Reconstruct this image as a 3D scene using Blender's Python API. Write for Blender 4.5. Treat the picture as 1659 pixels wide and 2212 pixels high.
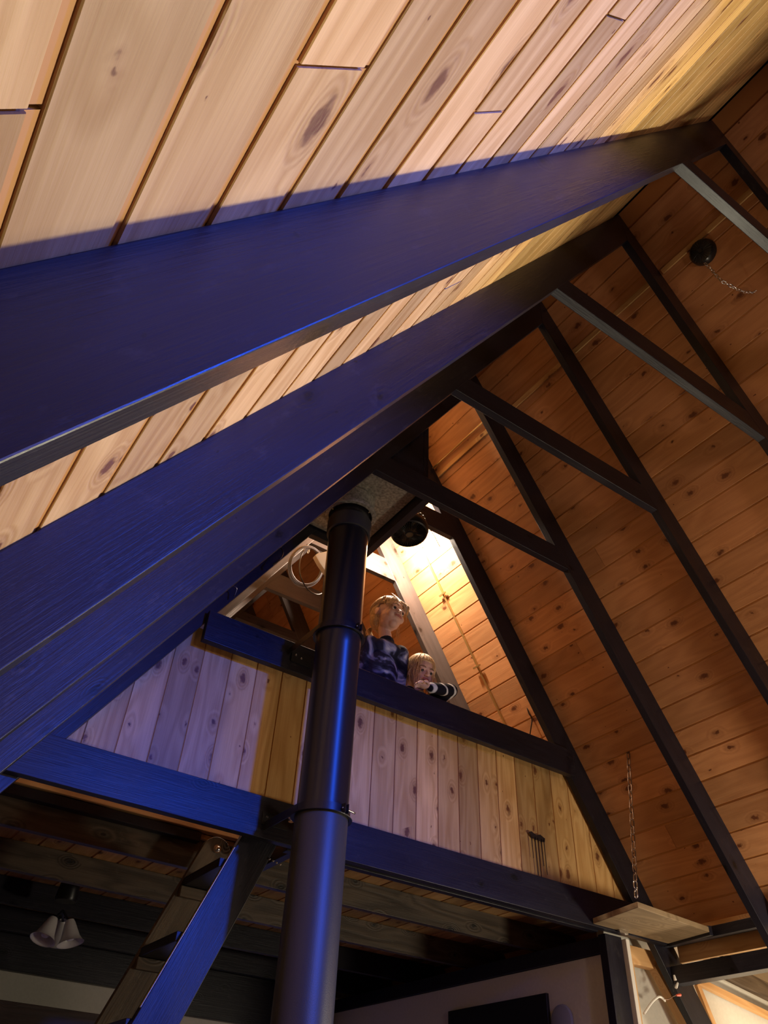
import bpy, bmesh, math, random
from mathutils import Vector, Matrix, Euler, noise
for o in list(bpy.data.objects): bpy.data.objects.remove(o)
SC = bpy.context.scene
COL = SC.collection
random.seed(7)
# ---------------------------------------------------------------- units: 1 u = the 24 inch spacing of the roof frames
S = 0.6096
RX = 3.2898          # ridge
ZF = 1.25            # eye height above the floor
def W(x, y, z): return Vector(((x - RX) * S, y * S, z * S + ZF))
# ---------------------------------------------------------------- camera
cam = bpy.data.cameras.new('camera'); co = bpy.data.objects.new('camera', cam); COL.objects.link(co)
co.location = W(0, 0, 0); co.rotation_euler = (2.2986, -0.0426, -0.6071)
cam.sensor_fit = 'HORIZONTAL'; cam.sensor_width = 36.0; cam.lens = 36.0 * 1655.75 / 1659.0
cam.clip_start = 0.02; cam.clip_end = 200
SC.camera = co
# ---------------------------------------------------------------- world, lights, exposure
wd = bpy.data.worlds.new('night'); SC.world = wd; wd.use_nodes = True
wd.node_tree.nodes['Background'].inputs[0].default_value = (0.004, 0.004, 0.006, 1)
wd.node_tree.nodes['Background'].inputs[1].default_value = 0.05
def point(name, u, color, watts, radius):
    l = bpy.data.lights.new(name, 'POINT'); l.color = color; l.energy = watts; l.shadow_soft_size = radius
    o = bpy.data.objects.new(name, l); COL.objects.link(o); o.location = W(*u); return o
point('loft_bulb_light', (3.62, 5.16, 5.24), (1.0, 0.80, 0.60), 100, 0.035)
def spot(name, u, aim, color, watts, radius, angle, blend):
    l = bpy.data.lights.new(name, 'SPOT'); l.color = color; l.energy = watts; l.shadow_soft_size = radius; l.spot_size = math.radians(angle); l.spot_blend = blend
    o = bpy.data.objects.new(name, l); COL.objects.link(o); o.location = W(*u)
    o.rotation_euler = (W(*aim) - W(*u)).to_track_quat('-Z', 'Y').to_euler(); return o
spot('kitchen_lamp_light', (5.7, 1.45, 0.35), (0.2, 0.5, 1.5), (1.0, 0.92, 0.66), 470, 0.06, 96, 0.75)
point('kitchen_counter_light', (6.0, 1.8, 0.6), (1.0, 0.86, 0.64), 72, 0.12)
point('front_fill_light', (2.6, -3.0, 1.8), (1.0, 0.72, 0.62), 66, 0.25)  # warm fill added behind the viewer to brighten the parapet, no real lamp
point('side_room_light', (7.4, 4.0, 0.5), (1.0, 0.82, 0.58), 34, 0.05)
spot('blue_party_light', (3.2, -2.1, 2.9), (1.45, 2.3, 0.5), (0.012, 0.10, 1.0), 720, 0.10, 84, 0.75)
SC.view_settings.view_transform = 'Standard'; SC.view_settings.look = 'None'
SC.view_settings.gamma = 1.0; SC.view_settings.use_curve_mapping = False
SC.view_settings.exposure = 0.0

# ================================================================= materials
def new_mat(name):
    m = bpy.data.materials.new(name); m.use_nodes = True
    nt = m.node_tree; b = nt.nodes['Principled BSDF']; return m, nt, b
def simple(name, col, rough=0.5, metal=0.0, bump=0.0, bscale=40, spec=0.5, var=0.0):
    m, nt, b = new_mat(name)
    b.inputs['Base Color'].default_value = (*col, 1); b.inputs['Roughness'].default_value = rough
    b.inputs['Metallic'].default_value = metal; b.inputs['Specular IOR Level'].default_value = spec
    if bump or var:
        tc = nt.nodes.new('ShaderNodeTexCoord'); n = nt.nodes.new('ShaderNodeTexNoise')
        n.inputs['Scale'].default_value = bscale; n.inputs['Detail'].default_value = 5
        nt.links.new(tc.outputs['Object'], n.inputs['Vector'])
        if bump:
            bp = nt.nodes.new('ShaderNodeBump'); bp.inputs['Strength'].default_value = bump; bp.inputs['Distance'].default_value = 0.004
            nt.links.new(n.outputs['Fac'], bp.inputs['Height']); nt.links.new(bp.outputs['Normal'], b.inputs['Normal'])
        if var:
            r = nt.nodes.new('ShaderNodeValToRGB')
            r.color_ramp.elements[0].position = .3; r.color_ramp.elements[1].position = .7
            r.color_ramp.elements[0].color = (*[c * (1 - var) for c in col], 1); r.color_ramp.elements[1].color = (*[min(1, c * (1 + var)) for c in col], 1)
            nt.links.new(n.outputs['Fac'], r.inputs[0]); nt.links.new(r.outputs[0], b.inputs['Base Color'])
    return m
def wood(name, light, dark, knot, rough=0.5, knots=True, tone=0.28, bump=0.25, spec=0.4, coat=0.0, grain=1.0, streak=None, rings=.16, knotgate=.45):
    """timber whose grain runs along the object's local X; every board draws its own piece of the log"""
    m, nt, b = new_mat(name); N = nt.nodes.new; L = nt.links.new
    tc = N('ShaderNodeTexCoord'); oi = N('ShaderNodeObjectInfo')
    off = N('ShaderNodeVectorMath'); off.operation = 'SCALE'; cmb = N('ShaderNodeCombineXYZ')
    for i, k in enumerate((37.0, 11.0, 5.0)):
        mm = N('ShaderNodeMath'); mm.operation = 'MULTIPLY'; mm.inputs[1].default_value = k
        L(oi.outputs['Random'], mm.inputs[0]); L(mm.outputs[0], cmb.inputs[i])
    add = N('ShaderNodeVectorMath'); add.operation = 'ADD'; L(tc.outputs['Object'], add.inputs[0]); L(cmb.outputs[0], add.inputs[1])
    # knots: sparse cells, distance from the cell point
    def mapped(sx, sy, sz, src=None):
        mp = N('ShaderNodeMapping'); mp.inputs['Scale'].default_value = (sx, sy, sz); L((src or add).outputs[0], mp.inputs[0]); return mp
    vk = N('ShaderNodeTexVoronoi'); vk.voronoi_dimensions = '2D'; vk.inputs['Scale'].default_value = 1.0; vk.inputs['Randomness'].default_value = 1.0
    sx = N('ShaderNodeSeparateXYZ'); L(add.outputs[0], sx.inputs[0]); yz = N('ShaderNodeMath'); yz.operation = 'ADD'; L(sx.outputs[1], yz.inputs[0]); L(sx.outputs[2], yz.inputs[1])
    c2 = N('ShaderNodeCombineXYZ'); L(sx.outputs[0], c2.inputs[0]); L(yz.outputs[0], c2.inputs[1])
    L(mapped(5.0, 9.0, 1, c2).outputs[0], vk.inputs['Vector'])
    vs = N('ShaderNodeSeparateColor'); L(vk.outputs['Color'], vs.inputs[0])
    gate = N('ShaderNodeMapRange'); gate.inputs[1].default_value = knotgate; gate.inputs[2].default_value = 1.0; gate.inputs[3].default_value = 0.0; gate.inputs[4].default_value = 0.15
    L(vs.outputs[0], gate.inputs[0])
    wob = N('ShaderNodeTexNoise'); wob.inputs['Scale'].default_value = 60; L(add.outputs[0], wob.inputs['Vector'])
    dist = N('ShaderNodeMath'); dist.operation = 'MULTIPLY_ADD'; dist.inputs[1].default_value = .20; L(wob.outputs['Fac'], dist.inputs[0]); L(vk.outputs['Distance'], dist.inputs[2])
    d0 = N('ShaderNodeMath'); d0.operation = 'SUBTRACT'; d0.inputs[1].default_value = .10; L(dist.outputs[0], d0.inputs[0])
    gm = N('ShaderNodeMath'); gm.operation = 'MAXIMUM'; gm.inputs[1].default_value = .004; L(gate.outputs[0], gm.inputs[0])
    kn = N('ShaderNodeMath'); kn.operation = 'DIVIDE'; L(d0.outputs[0], kn.inputs[0]); L(gm.outputs[0], kn.inputs[1])
    km = N('ShaderNodeMapRange'); km.interpolation_type = 'SMOOTHSTEP'; km.inputs[1].default_value = 1.15; km.inputs[2].default_value = .45; km.inputs[3].default_value = 0; km.inputs[4].default_value = 1
    L(kn.outputs[0], km.inputs[0])
    halo = N('ShaderNodeMapRange'); halo.interpolation_type = 'SMOOTHSTEP'; halo.inputs[1].default_value = 2.9; halo.inputs[2].default_value = .8; halo.inputs[3].default_value = 0; halo.inputs[4].default_value = 1
    L(kn.outputs[0], halo.inputs[0])
    # growth rings bent round the knots
    bend = N('ShaderNodeMath'); bend.operation = 'MULTIPLY'; bend.inputs[1].default_value = 0.9
    ex = N('ShaderNodeMath'); ex.operation = 'MULTIPLY_ADD'; ex.inputs[1].default_value = -3.2; ex.inputs[2].default_value = 1.0; L(vk.outputs['Distance'], ex.inputs[0])
    cl = N('ShaderNodeMath'); cl.operation = 'MAXIMUM'; cl.inputs[1].default_value = 0; L(ex.outputs[0], cl.inputs[0]); L(cl.outputs[0], bend.inputs[0]); gb = N('ShaderNodeMath'); gb.operation = 'MULTIPLY'; gb.inputs[1].default_value = 3.2; L(gate.outputs[0], gb.inputs[0]); b2 = N('ShaderNodeMath'); b2.operation = 'MULTIPLY'; L(bend.outputs[0], b2.inputs[0]); L(gb.outputs[0], b2.inputs[1]); bend = b2
    big = N('ShaderNodeTexNoise'); big.inputs['Scale'].default_value = 1; big.inputs['Detail'].default_value = 2; L(mapped(.9, 6, 6).outputs[0], big.inputs['Vector'])
    sm = N('ShaderNodeMath'); sm.operation = 'ADD'; L(big.outputs['Fac'], sm.inputs[0]); L(bend.outputs[0], sm.inputs[1])
    ph = N('ShaderNodeMath'); ph.operation = 'MULTIPLY'; ph.inputs[1].default_value = 60; L(sm.outputs[0], ph.inputs[0])
    sn = N('ShaderNodeMath'); sn.operation = 'SINE'; L(ph.outputs[0], sn.inputs[0])
    fine = N('ShaderNodeTexNoise'); fine.inputs['Scale'].default_value = 1; fine.inputs['Detail'].default_value = 6; fine.inputs['Roughness'].default_value = .65; L(mapped(5, 190, 190).outputs[0], fine.inputs['Vector'])
    g1 = N('ShaderNodeMath'); g1.operation = 'MULTIPLY_ADD'; g1.inputs[1].default_value = rings; L(sn.outputs[0], g1.inputs[0])
    g0 = N('ShaderNodeMath'); g0.operation = 'MULTIPLY_ADD'; g0.inputs[1].default_value = .55 * grain; g0.inputs[2].default_value = .5 - .275 * grain; L(fine.outputs['Fac'], g0.inputs[0]); L(g0.outputs[0], g1.inputs[2])
    blot = N('ShaderNodeTexNoise'); blot.inputs['Scale'].default_value = 1; blot.inputs['Detail'].default_value = 3; L(mapped(2.2, 11, 9).outputs[0], blot.inputs['Vector'])
    g2 = N('ShaderNodeMath'); g2.operation = 'MULTIPLY_ADD'; g2.inputs[1].default_value = .5; L(blot.outputs['Fac'], g2.inputs[0])
    sh = N('ShaderNodeMath'); sh.operation = 'SUBTRACT'; sh.inputs[1].default_value = .25; L(g1.outputs[0], sh.inputs[0]); L(sh.outputs[0], g2.inputs[2])
    ramp = N('ShaderNodeValToRGB'); ramp.color_ramp.elements[0].position = .22; ramp.color_ramp.elements[1].position = .78
    ramp.color_ramp.elements[0].color = (*dark, 1); ramp.color_ramp.elements[1].color = (*light, 1); L(g2.outputs[0], ramp.inputs[0])
    cur = ramp.outputs[0]
    tv = N('ShaderNodeMapRange'); tv.inputs[3].default_value = 1 - tone; tv.inputs[4].default_value = 1 + tone * .6
    r2 = N('ShaderNodeMath'); r2.operation = 'FRACT'; r3 = N('ShaderNodeMath'); r3.operation = 'MULTIPLY'; r3.inputs[1].default_value = 91.7; L(oi.outputs['Random'], r3.inputs[0]); L(r3.outputs[0], r2.inputs[0]); L(r2.outputs[0], tv.inputs[0])
    mt = N('ShaderNodeVectorMath'); mt.operation = 'SCALE'; L(cur, mt.inputs[0]); L(tv.outputs[0], mt.inputs['Scale']); cur = mt.outputs[0]
    if knots:
        for fac, amount, colr in ((halo, .42, [0.45 * a + .55 * k for a, k in zip(dark, knot)]), (km, .92, knot)):
            mx = N('ShaderNodeMix'); mx.data_type = 'RGBA'; f = N('ShaderNodeMath'); f.operation = 'MULTIPLY'; f.inputs[1].default_value = amount
            L(fac.outputs[0], f.inputs[0]); L(f.outputs[0], mx.inputs[0]); L(cur, mx.inputs[6]); mx.inputs[7].default_value = (*colr, 1); cur = mx.outputs[2]
    if streak:
        st = N('ShaderNodeTexNoise'); st.inputs['Scale'].default_value = 1; st.inputs['Detail'].default_value = 7; st.inputs['Roughness'].default_value = .7; L(mapped(14, 30, 30).outputs[0], st.inputs['Vector'])
        sr = N('ShaderNodeMapRange'); sr.inputs[1].default_value = .58; sr.inputs[2].default_value = .75; sr.inputs[3].default_value = 0; sr.inputs[4].default_value = .5; L(st.outputs['Fac'], sr.inputs[0])
        mx = N('ShaderNodeMix'); mx.data_type = 'RGBA'; L(sr.outputs[0], mx.inputs[0]); L(cur, mx.inputs[6]); mx.inputs[7].default_value = (*streak, 1); cur = mx.outputs[2]
    L(cur, b.inputs['Base Color'])
    rr = N('ShaderNodeMapRange'); rr.inputs[3].default_value = rough - .08; rr.inputs[4].default_value = rough + .12; L(blot.outputs['Fac'], rr.inputs[0]); L(rr.outputs[0], b.inputs['Roughness'])
    b.inputs['Specular IOR Level'].default_value = spec
    b.inputs['Coat Weight'].default_value = coat; b.inputs['Coat Roughness'].default_value = .35
    bp = N('ShaderNodeBump'); bp.inputs['Strength'].default_value = bump; bp.inputs['Distance'].default_value = .003; L(g1.outputs[0], bp.inputs['Height']); L(bp.outputs['Normal'], b.inputs['Normal'])
    return m
M = {}
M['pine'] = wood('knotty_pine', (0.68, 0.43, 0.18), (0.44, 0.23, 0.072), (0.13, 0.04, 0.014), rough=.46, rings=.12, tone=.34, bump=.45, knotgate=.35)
M['pineorange'] = wood('orange_pine', (0.60, 0.30, 0.13), (0.43, 0.19, 0.075), (0.11, 0.03, 0.010), rough=.50, rings=.11)  # more orange pine, used on the right slope
M['groove'] = simple('pine_groove', (0.46, 0.21, 0.06), .6)
M['dark'] = wood('dark_stained_timber', (0.016, 0.0145, 0.024), (0.008, 0.007, 0.012), (0.002, 0.002, 0.002), rough=.36, knots=True, tone=.2, bump=.4, spec=.32, grain=1.2, rings=.06, knotgate=.8, streak=(.05, .045, .05))
M['pale'] = wood('lamplit_loft_timber', (0.10, 0.078, 0.072), (0.045, 0.034, 0.032), (0.008, 0.006, 0.005), rough=.4, knots=True, tone=.1, bump=.4, spec=.5, rings=.06, knotgate=.8)  # dark stain lightened to carry the loft lamp's light on the inner frames
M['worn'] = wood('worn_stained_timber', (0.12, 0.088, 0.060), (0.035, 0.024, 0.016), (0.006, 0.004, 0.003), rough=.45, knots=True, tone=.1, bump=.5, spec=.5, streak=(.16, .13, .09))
M['trimwood'] = wood('raw_framing_timber', (0.66, 0.40, 0.18), (0.52, 0.28, 0.11), (0.2, .08, .03), rough=.55, knots=False)
M['board'] = wood('plywood_board', (0.42, 0.30, 0.17), (0.25, 0.17, 0.09), (0.1, .06, .03), rough=.55, knots=False)
M['white'] = simple('white_plaster', (0.60, 0.57, 0.50), .8, bump=.15, bscale=60, var=.04)
M['black'] = simple('black_stove_enamel', (0.010, 0.010, 0.011), .30, spec=.5)
M['blackmatte'] = simple('black_stove_paint', (0.034, 0.035, 0.035), .44, spec=.5, bump=.12, bscale=300)
M['iron'] = simple('black_iron', (0.012, 0.012, 0.014), .35, .2)
M['galv'] = simple('galvanised_sheet', (0.30, 0.29, 0.25), .55, .5, var=.45, bscale=75)
M['steel'] = simple('bright_steel', (0.75, 0.74, 0.72), .22, 1.0)
M['chain'] = simple('rusty_chain', (0.20, 0.12, 0.08), .4, .8)
M['plastic'] = simple('black_plastic', (0.012, 0.012, 0.013), .28)
M['whiteplastic'] = simple('white_plastic', (0.75, 0.72, 0.66), .35)
M['cable'] = simple('black_cable', (0.012, 0.010, 0.010), .4)
M['greycable'] = simple('grey_cable', (0.20, 0.20, 0.23), .35)
M['brass'] = simple('brass_conduit', (0.55, 0.36, 0.14), .35, .7)
M['red'] = simple('red_plastic', (0.7, 0.12, 0.07), .4)
M['floor'] = wood('floor_timber', (0.16, 0.09, 0.045), (0.08, 0.04, 0.02), (0.03, .015, .01), rough=.5, knots=False)
M['cabinet'] = wood('dark_red_cabinet_timber', (0.06, 0.022, 0.014), (0.03, 0.011, 0.008), (0.01, .005, .004), rough=.5, knots=False)
M['skin'] = simple('skin', (0.66, 0.41, 0.33), .62, var=.06, bscale=14)
M['lips'] = simple('lips', (0.50, 0.17, 0.15), .45)
M['eyewhite'] = simple('eye_white', (0.75, 0.72, 0.70), .2)
M['iris'] = simple('eye_iris', (0.03, 0.025, 0.03), .15)
M['brow'] = simple('brow_hair', (0.22, 0.13, 0.07), .7)
M['hair'] = simple('blonde_hair', (0.46, 0.29, 0.14), .42, var=.35, bscale=90)
M['hairpale'] = simple('pale_blonde_hair', (0.66, 0.45, 0.24), .42, var=.3, bscale=90)
M['soot'] = simple('dark_resin', (0.012, 0.006, 0.006), .5)
def glass_mat():
    m, nt, b = new_mat('frosted_glass'); b.inputs['Base Color'].default_value = (.75, .74, .72, 1)
    b.inputs['Roughness'].default_value = .35; b.inputs['Transmission Weight'].default_value = .35; return m
M['glass'] = glass_mat()
def tiedye():
    m, nt, b = new_mat('tie_dye_cloth'); N = nt.nodes.new; L = nt.links.new
    tc = N('ShaderNodeTexCoord'); n = N('ShaderNodeTexNoise'); n.inputs['Scale'].default_value = 7.5; n.inputs['Detail'].default_value = 3; n.inputs['Distortion'].default_value = 1.4
    mp = N('ShaderNodeMapping'); mp.inputs['Location'].default_value = (.31, .2, .55); L(tc.outputs['Object'], mp.inputs[0]); L(mp.outputs[0], n.inputs['Vector'])
    r = N('ShaderNodeValToRGB'); e = r.color_ramp.elements
    e[0].position = .40; e[0].color = (.012, .014, .03, 1); e[1].position = .68; e[1].color = (.62, .62, .72, 1)
    a = e.new(.50); a.color = (.03, .03, .06, 1); a = e.new(.57); a.color = (.16, .18, .34, 1)
    L(n.outputs['Fac'], r.inputs[0]); L(r.outputs[0], b.inputs['Base Color']); b.inputs['Roughness'].default_value = .9; b.inputs['Specular IOR Level'].default_value = .15
    return m
M['tiedye'] = tiedye()
def striped():
    m, nt, b = new_mat('striped_fleece'); N = nt.nodes.new; L = nt.links.new
    tc = N('ShaderNodeTexCoord'); n = N('ShaderNodeTexWave'); n.inputs['Scale'].default_value = 5; n.inputs['Distortion'].default_value = 5; n.inputs['Detail'].default_value = 3; n.bands_direction = 'DIAGONAL'
    L(tc.outputs['Object'], n.inputs['Vector'])
    r = N('ShaderNodeValToRGB'); e = r.color_ramp.elements
    e[0].position = .82; e[0].color = (.010, .010, .016, 1); e[1].position = .95; e[1].color = (.60, .60, .60, 1)
    L(n.outputs['Fac'], r.inputs[0]); L(r.outputs[0], b.inputs['Base Color']); b.inputs['Roughness'].default_value = .9; b.inputs['Specular IOR Level'].default_value = .1
    return m
M['fleece'] = striped()
M['denim'] = simple('dark_trousers', (0.02, 0.025, 0.05), .85)

# ================================================================= helpers
def link_mesh(name, me, mats, parent=None, mw=None, **props):
    o = bpy.data.objects.new(name, me); COL.objects.link(o)
    for m in (mats if isinstance(mats, (list, tuple)) else [mats]):
        if me.materials.find(m.name) < 0: me.materials.append(m)
    if mw is not None: o.matrix_world = mw
    if parent is not None:
        o.parent = parent
        bpy_pm = parent_world[parent.name] if parent.name in parent_world else Matrix.Identity(4)
        o.matrix_parent_inverse = bpy_pm.inverted()
    parent_world[o.name] = (mw if mw is not None else Matrix.Identity(4)).copy()
    for k, v in props.items(): o[k] = v
    return o
parent_world = {}
def empty(name, loc, label, category=None, group=None, kind=None):
    o = bpy.data.objects.new(name, None); COL.objects.link(o); o.location = loc; o.empty_display_size = .1
    o['label'] = label
    if category: o['category'] = category
    if group: o['group'] = group
    if kind: o['kind'] = kind
    parent_world[o.name] = Matrix.Translation(loc); return o
def tag(o, label, category=None, group=None, kind=None):
    o['label'] = label
    if category: o['category'] = category
    if group: o['group'] = group
    if kind: o['kind'] = kind
    return o
def frame(origin, xdir, zdir):
    x = Vector(xdir).normalized(); z = Vector(zdir); z = (z - x * z.dot(x)).normalized(); y = z.cross(x)
    m = Matrix((x, y, z)).transposed().to_4x4(); m.translation = origin; return m
def bev(o, w=.002, seg=2):
    b = o.modifiers.new('edge', 'BEVEL'); b.width = w; b.segments = seg; b.limit_method = 'ANGLE'; b.angle_limit = math.radians(40); return o
def bar_mesh(L, w, h0, h1, k0=0.0, k1=0.0, name='bar'):
    """bar along local X from 0 to L, y in +-w/2, z in h0..h1, ends skewed by k*z"""
    vs = []
    for (xe, k) in ((0, k0), (L, k1)):
        for y, z in ((-w/2, h0), (w/2, h0), (w/2, h1), (-w/2, h1)): vs.append((xe + k * z, y, z))
    fs = [(3, 2, 1, 0), (4, 5, 6, 7), (0, 1, 5, 4), (1, 2, 6, 5), (2, 3, 7, 6), (3, 0, 4, 7)]
    me = bpy.data.meshes.new(name); me.from_pydata(vs, [], fs); me.update(); return me
def bar(name, a, b, zdir, w, h0, h1, mat, parent=None, k0=0.0, k1=0.0, bw=.002, **props):
    """a, b world points of the bar's reference line"""
    a = Vector(a); b = Vector(b); mw = frame(a, b - a, zdir)
    o = link_mesh(name, bar_mesh((b - a).length, w, h0, h1, k0, k1, name), mat, parent, mw, **props)
    if bw: bev(o, bw)
    return o
def ubox(name, x0, x1, y0, y1, z0, z1, mat, parent=None, along='x', bw=.002, **props):
    """axis-aligned box given in u; grain along the chosen axis"""
    c = {'x': (W(x0, (y0+y1)/2, (z0+z1)/2), W(x1, (y0+y1)/2, (z0+z1)/2), (0, 0, 1), (y1-y0)*S, (z1-z0)*S),
         'y': (W((x0+x1)/2, y0, (z0+z1)/2), W((x0+x1)/2, y1, (z0+z1)/2), (0, 0, 1), (x1-x0)*S, (z1-z0)*S),
         'z': (W((x0+x1)/2, (y0+y1)/2, z0), W((x0+x1)/2, (y0+y1)/2, z1), (1, 0, 0), (y1-y0)*S, (x1-x0)*S)}[along]
    return bar(name, c[0], c[1], c[2], c[3], -c[4]/2, c[4]/2, mat, parent, bw=bw, **props)
def bm_obj(name, bm, mat, parent=None, mw=None, smooth=True, **props):
    me = bpy.data.meshes.new(name); bm.normal_update(); bm.to_mesh(me); bm.free()
    if smooth: me.polygons.foreach_set('use_smooth', [True] * len(me.polygons))
    return link_mesh(name, me, mat, parent, mw, **props)
def lathe(name, prof, mat, parent=None, mw=None, seg=32, smooth=True, **props):
    """prof: (r, z) pairs, spun round local Z"""
    bm = bmesh.new(); rings = []
    for r, z in prof:
        rings.append([bm.verts.new((r * math.cos(2*math.pi*i/seg), r * math.sin(2*math.pi*i/seg), z)) for i in range(seg)] if r > 1e-6 else [bm.verts.new((0, 0, z))])
    for a, b in zip(rings, rings[1:]):
        for i in range(seg):
            j = (i + 1) % seg
            if len(a) == 1 and len(b) > 1: bm.faces.new((a[0], b[j], b[i]))
            elif len(b) == 1 and len(a) > 1: bm.faces.new((a[i], a[j], b[0]))
            elif len(a) > 1: bm.faces.new((a[i], a[j], b[j], b[i]))
    bmesh.ops.recalc_face_normals(bm, faces=bm.faces)
    o = bm_obj(name, bm, mat, parent, mw, smooth, **props)
    if smooth:
        es = o.modifiers.new('es', 'EDGE_SPLIT'); es.split_angle = math.radians(38)
    return o
def catmull(pts, n, cyclic):
    out = []; P = [Vector(p) for p in pts]; m = len(P)
    for i in range(m if cyclic else m - 1):
        a, b, c, d = (P[(i - 1) % m], P[i], P[(i + 1) % m], P[(i + 2) % m]) if cyclic else (P[max(i - 1, 0)], P[i], P[i + 1], P[min(i + 2, m - 1)])
        for k in range(n):
            t = k / n; out.append(.5 * ((2 * b) + (c - a) * t + (2 * a - 5 * b + 4 * c - d) * t * t + (3 * b - a - 3 * c + d) * t ** 3))
    if not cyclic: out.append(P[-1])
    return out
def add_tube(bm, pts, r, cyclic=False, res=8, sub=4, r_end=None):
    P = catmull(pts, sub, cyclic) if len(pts) > 2 else [Vector(p) for p in pts]
    n = len(P); rings = []; up = None
    for i, p in enumerate(P):
        t = (P[(i + 1) % n] - P[i - 1]) if cyclic else (P[min(i + 1, n - 1)] - P[max(i - 1, 0)])
        t.normalize()
        up = t.orthogonal() if up is None else (up - t * up.dot(t))
        if up.length < 1e-6: up = t.orthogonal()
        up.normalize(); v = t.cross(up)
        rr = r if r_end is None else r + (r_end - r) * i / (n - 1)
        rings.append([bm.verts.new(p + (up * math.cos(2 * math.pi * k / res) + v * math.sin(2 * math.pi * k / res)) * rr) for k in range(res)])
    for i in range(n if cyclic else n - 1):
        A, B = rings[i], rings[(i + 1) % n]
        for k in range(res): bm.faces.new((A[k], A[(k + 1) % res], B[(k + 1) % res], B[k]))
    if not cyclic: bm.faces.new(rings[0][::-1]); bm.faces.new(rings[-1])
def tube(name, pts, r, mat, parent=None, cyclic=False, res=3, **props):
    bm = bmesh.new(); add_tube(bm, pts, r, cyclic, 4 + 2 * res)
    return bm_obj(name, bm, mat, parent, None, True, **props)

# ================================================================= the roof geometry (u)
H = 5.9699; T = 1.6353; DV = 0.44; NN = math.hypot(1, T); DP = DV / NN
WT = 0.0625
ZFL = -ZF / S
Y0, SP = 0.694, 0.9591
YF = {-3: Y0 - 2.9, -2: Y0 - 1.93, -1: Y0 - .965, 0: Y0, 1: Y0 + SP, 2: Y0 + SP + 1, 3: 3.6571, 4: 4.6757, 5: 5.676, 6: 6.676, 7: 7.676, 8: 8.676}
ZC, HC = 4.2601, .2104
NAMES = {-3: 'third A-frame behind the viewer', -2: 'second A-frame behind the viewer', -1: 'A-frame just behind the viewer',
 0: 'A-frame nearest the viewer, with the broadest blue-lit rafter', 1: 'second A-frame from the viewer, with rafter lit blue below and black above',
 2: 'third A-frame from the viewer, whose collar tie ends above the chimney top', 3: 'fourth A-frame, just in front of the stove pipe and loft railing',
 4: 'A-frame standing over the loft railing and edge beam', 5: 'first A-frame inside the loft, pale in the lamp light behind the children',
 6: 'second A-frame inside the loft, behind the hanging cable coil', 7: 'third A-frame inside the loft, darkest one seen through the railing gap', 8: 'last A-frame at the back of the loft'}
for n, y in YF.items():
    o = empty('roof_frame', W(RX, y + WT/2, ZFL), 'dark stained timber ' + NAMES[n], 'roof frame')
    for s in (-1, 1):
        a = W(RX, y + WT/2, H); zl = ZFL
        if s == 1 and n in (5, 6, 7, 8): pass
        ln = (H - zl) / T
        b = W(RX + s * ln, y + WT/2, zl)
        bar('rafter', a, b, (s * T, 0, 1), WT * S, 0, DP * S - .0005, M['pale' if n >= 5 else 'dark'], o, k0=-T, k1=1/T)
    zc, hc = (ZC, HC) if n <= 3 else (5.08, .25)
    if n == 7: zc = 5.24; hc = .12
    hw0 = (H - zc) / T; hw1 = (H - zc - hc) / T
    me = bpy.data.meshes.new('collar_tie')
    w2 = WT * S / 2 * .96
    v = []
    for yy in (-w2, w2):
        v += [(-hw0*S - .02, yy, 0), (hw0*S + .02, yy, 0), (hw1*S + .02, yy, hc*S), (-hw1*S - .02, yy, hc*S)]
    me.from_pydata(v, [], [(0, 1, 2, 3), (7, 6, 5, 4), (0, 4, 5, 1), (1, 5, 6, 2), (2, 6, 7, 3), (3, 7, 4, 0)]); me.update()
    if n != 4:
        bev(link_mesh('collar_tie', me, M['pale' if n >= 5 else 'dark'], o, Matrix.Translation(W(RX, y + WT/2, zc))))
    else:
        ubox('collar_stub', RX - (H - ZC)/T - .03, 2.80, y + .001, y + WT - .001, ZC + .02, ZC + .235, M['dark'], o)
        ubox('high_collar', 3.23, RX + (H - 5.06)/T + .02, y + .001, y + WT - .001, 5.06, 5.30, M['dark'], o)

# ================================================================= sloping plank walls (the two roof slopes)
def plank_mesh(L, w, g=.0098, rec=.0035, th=.016, flip=False, name='plank', wm=None):
    c = .0012
    prof = [(0, -th), (0, -c), (c, 0), (w - g - c, 0), (w - g, -c), (w - g, -rec), (w + .004, -rec), (w + .004, -th)]
    vs = []; n = len(prof)
    for x in (0, L):
        for y, z in prof: vs.append((x, y, z))
    fs = [tuple(range(n)), tuple(range(2*n - 1, n - 1, -1))]
    mi = [0, 0]
    for i in range(n):
        j = (i + 1) % n; fs.append((i, i + n, j + n, j)); mi.append(1 if i in (4, 5) else 0)
    me = bpy.data.meshes.new(name); me.from_pydata(vs, [], fs); me.materials.append(wm or M['pine']); me.materials.append(M['groove'])
    me.polygons.foreach_set('material_index', mi); me.update(); return me
def slope_point(s, side, y, off=0.0):
    """s along the slope from the ridge, on the plank face; off into the room"""
    x = RX + side * s / NN; z = H + DV - T * s / NN
    return W(x - side * off * T / NN, y, z - off / NN)
JOINTS = {}
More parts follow.
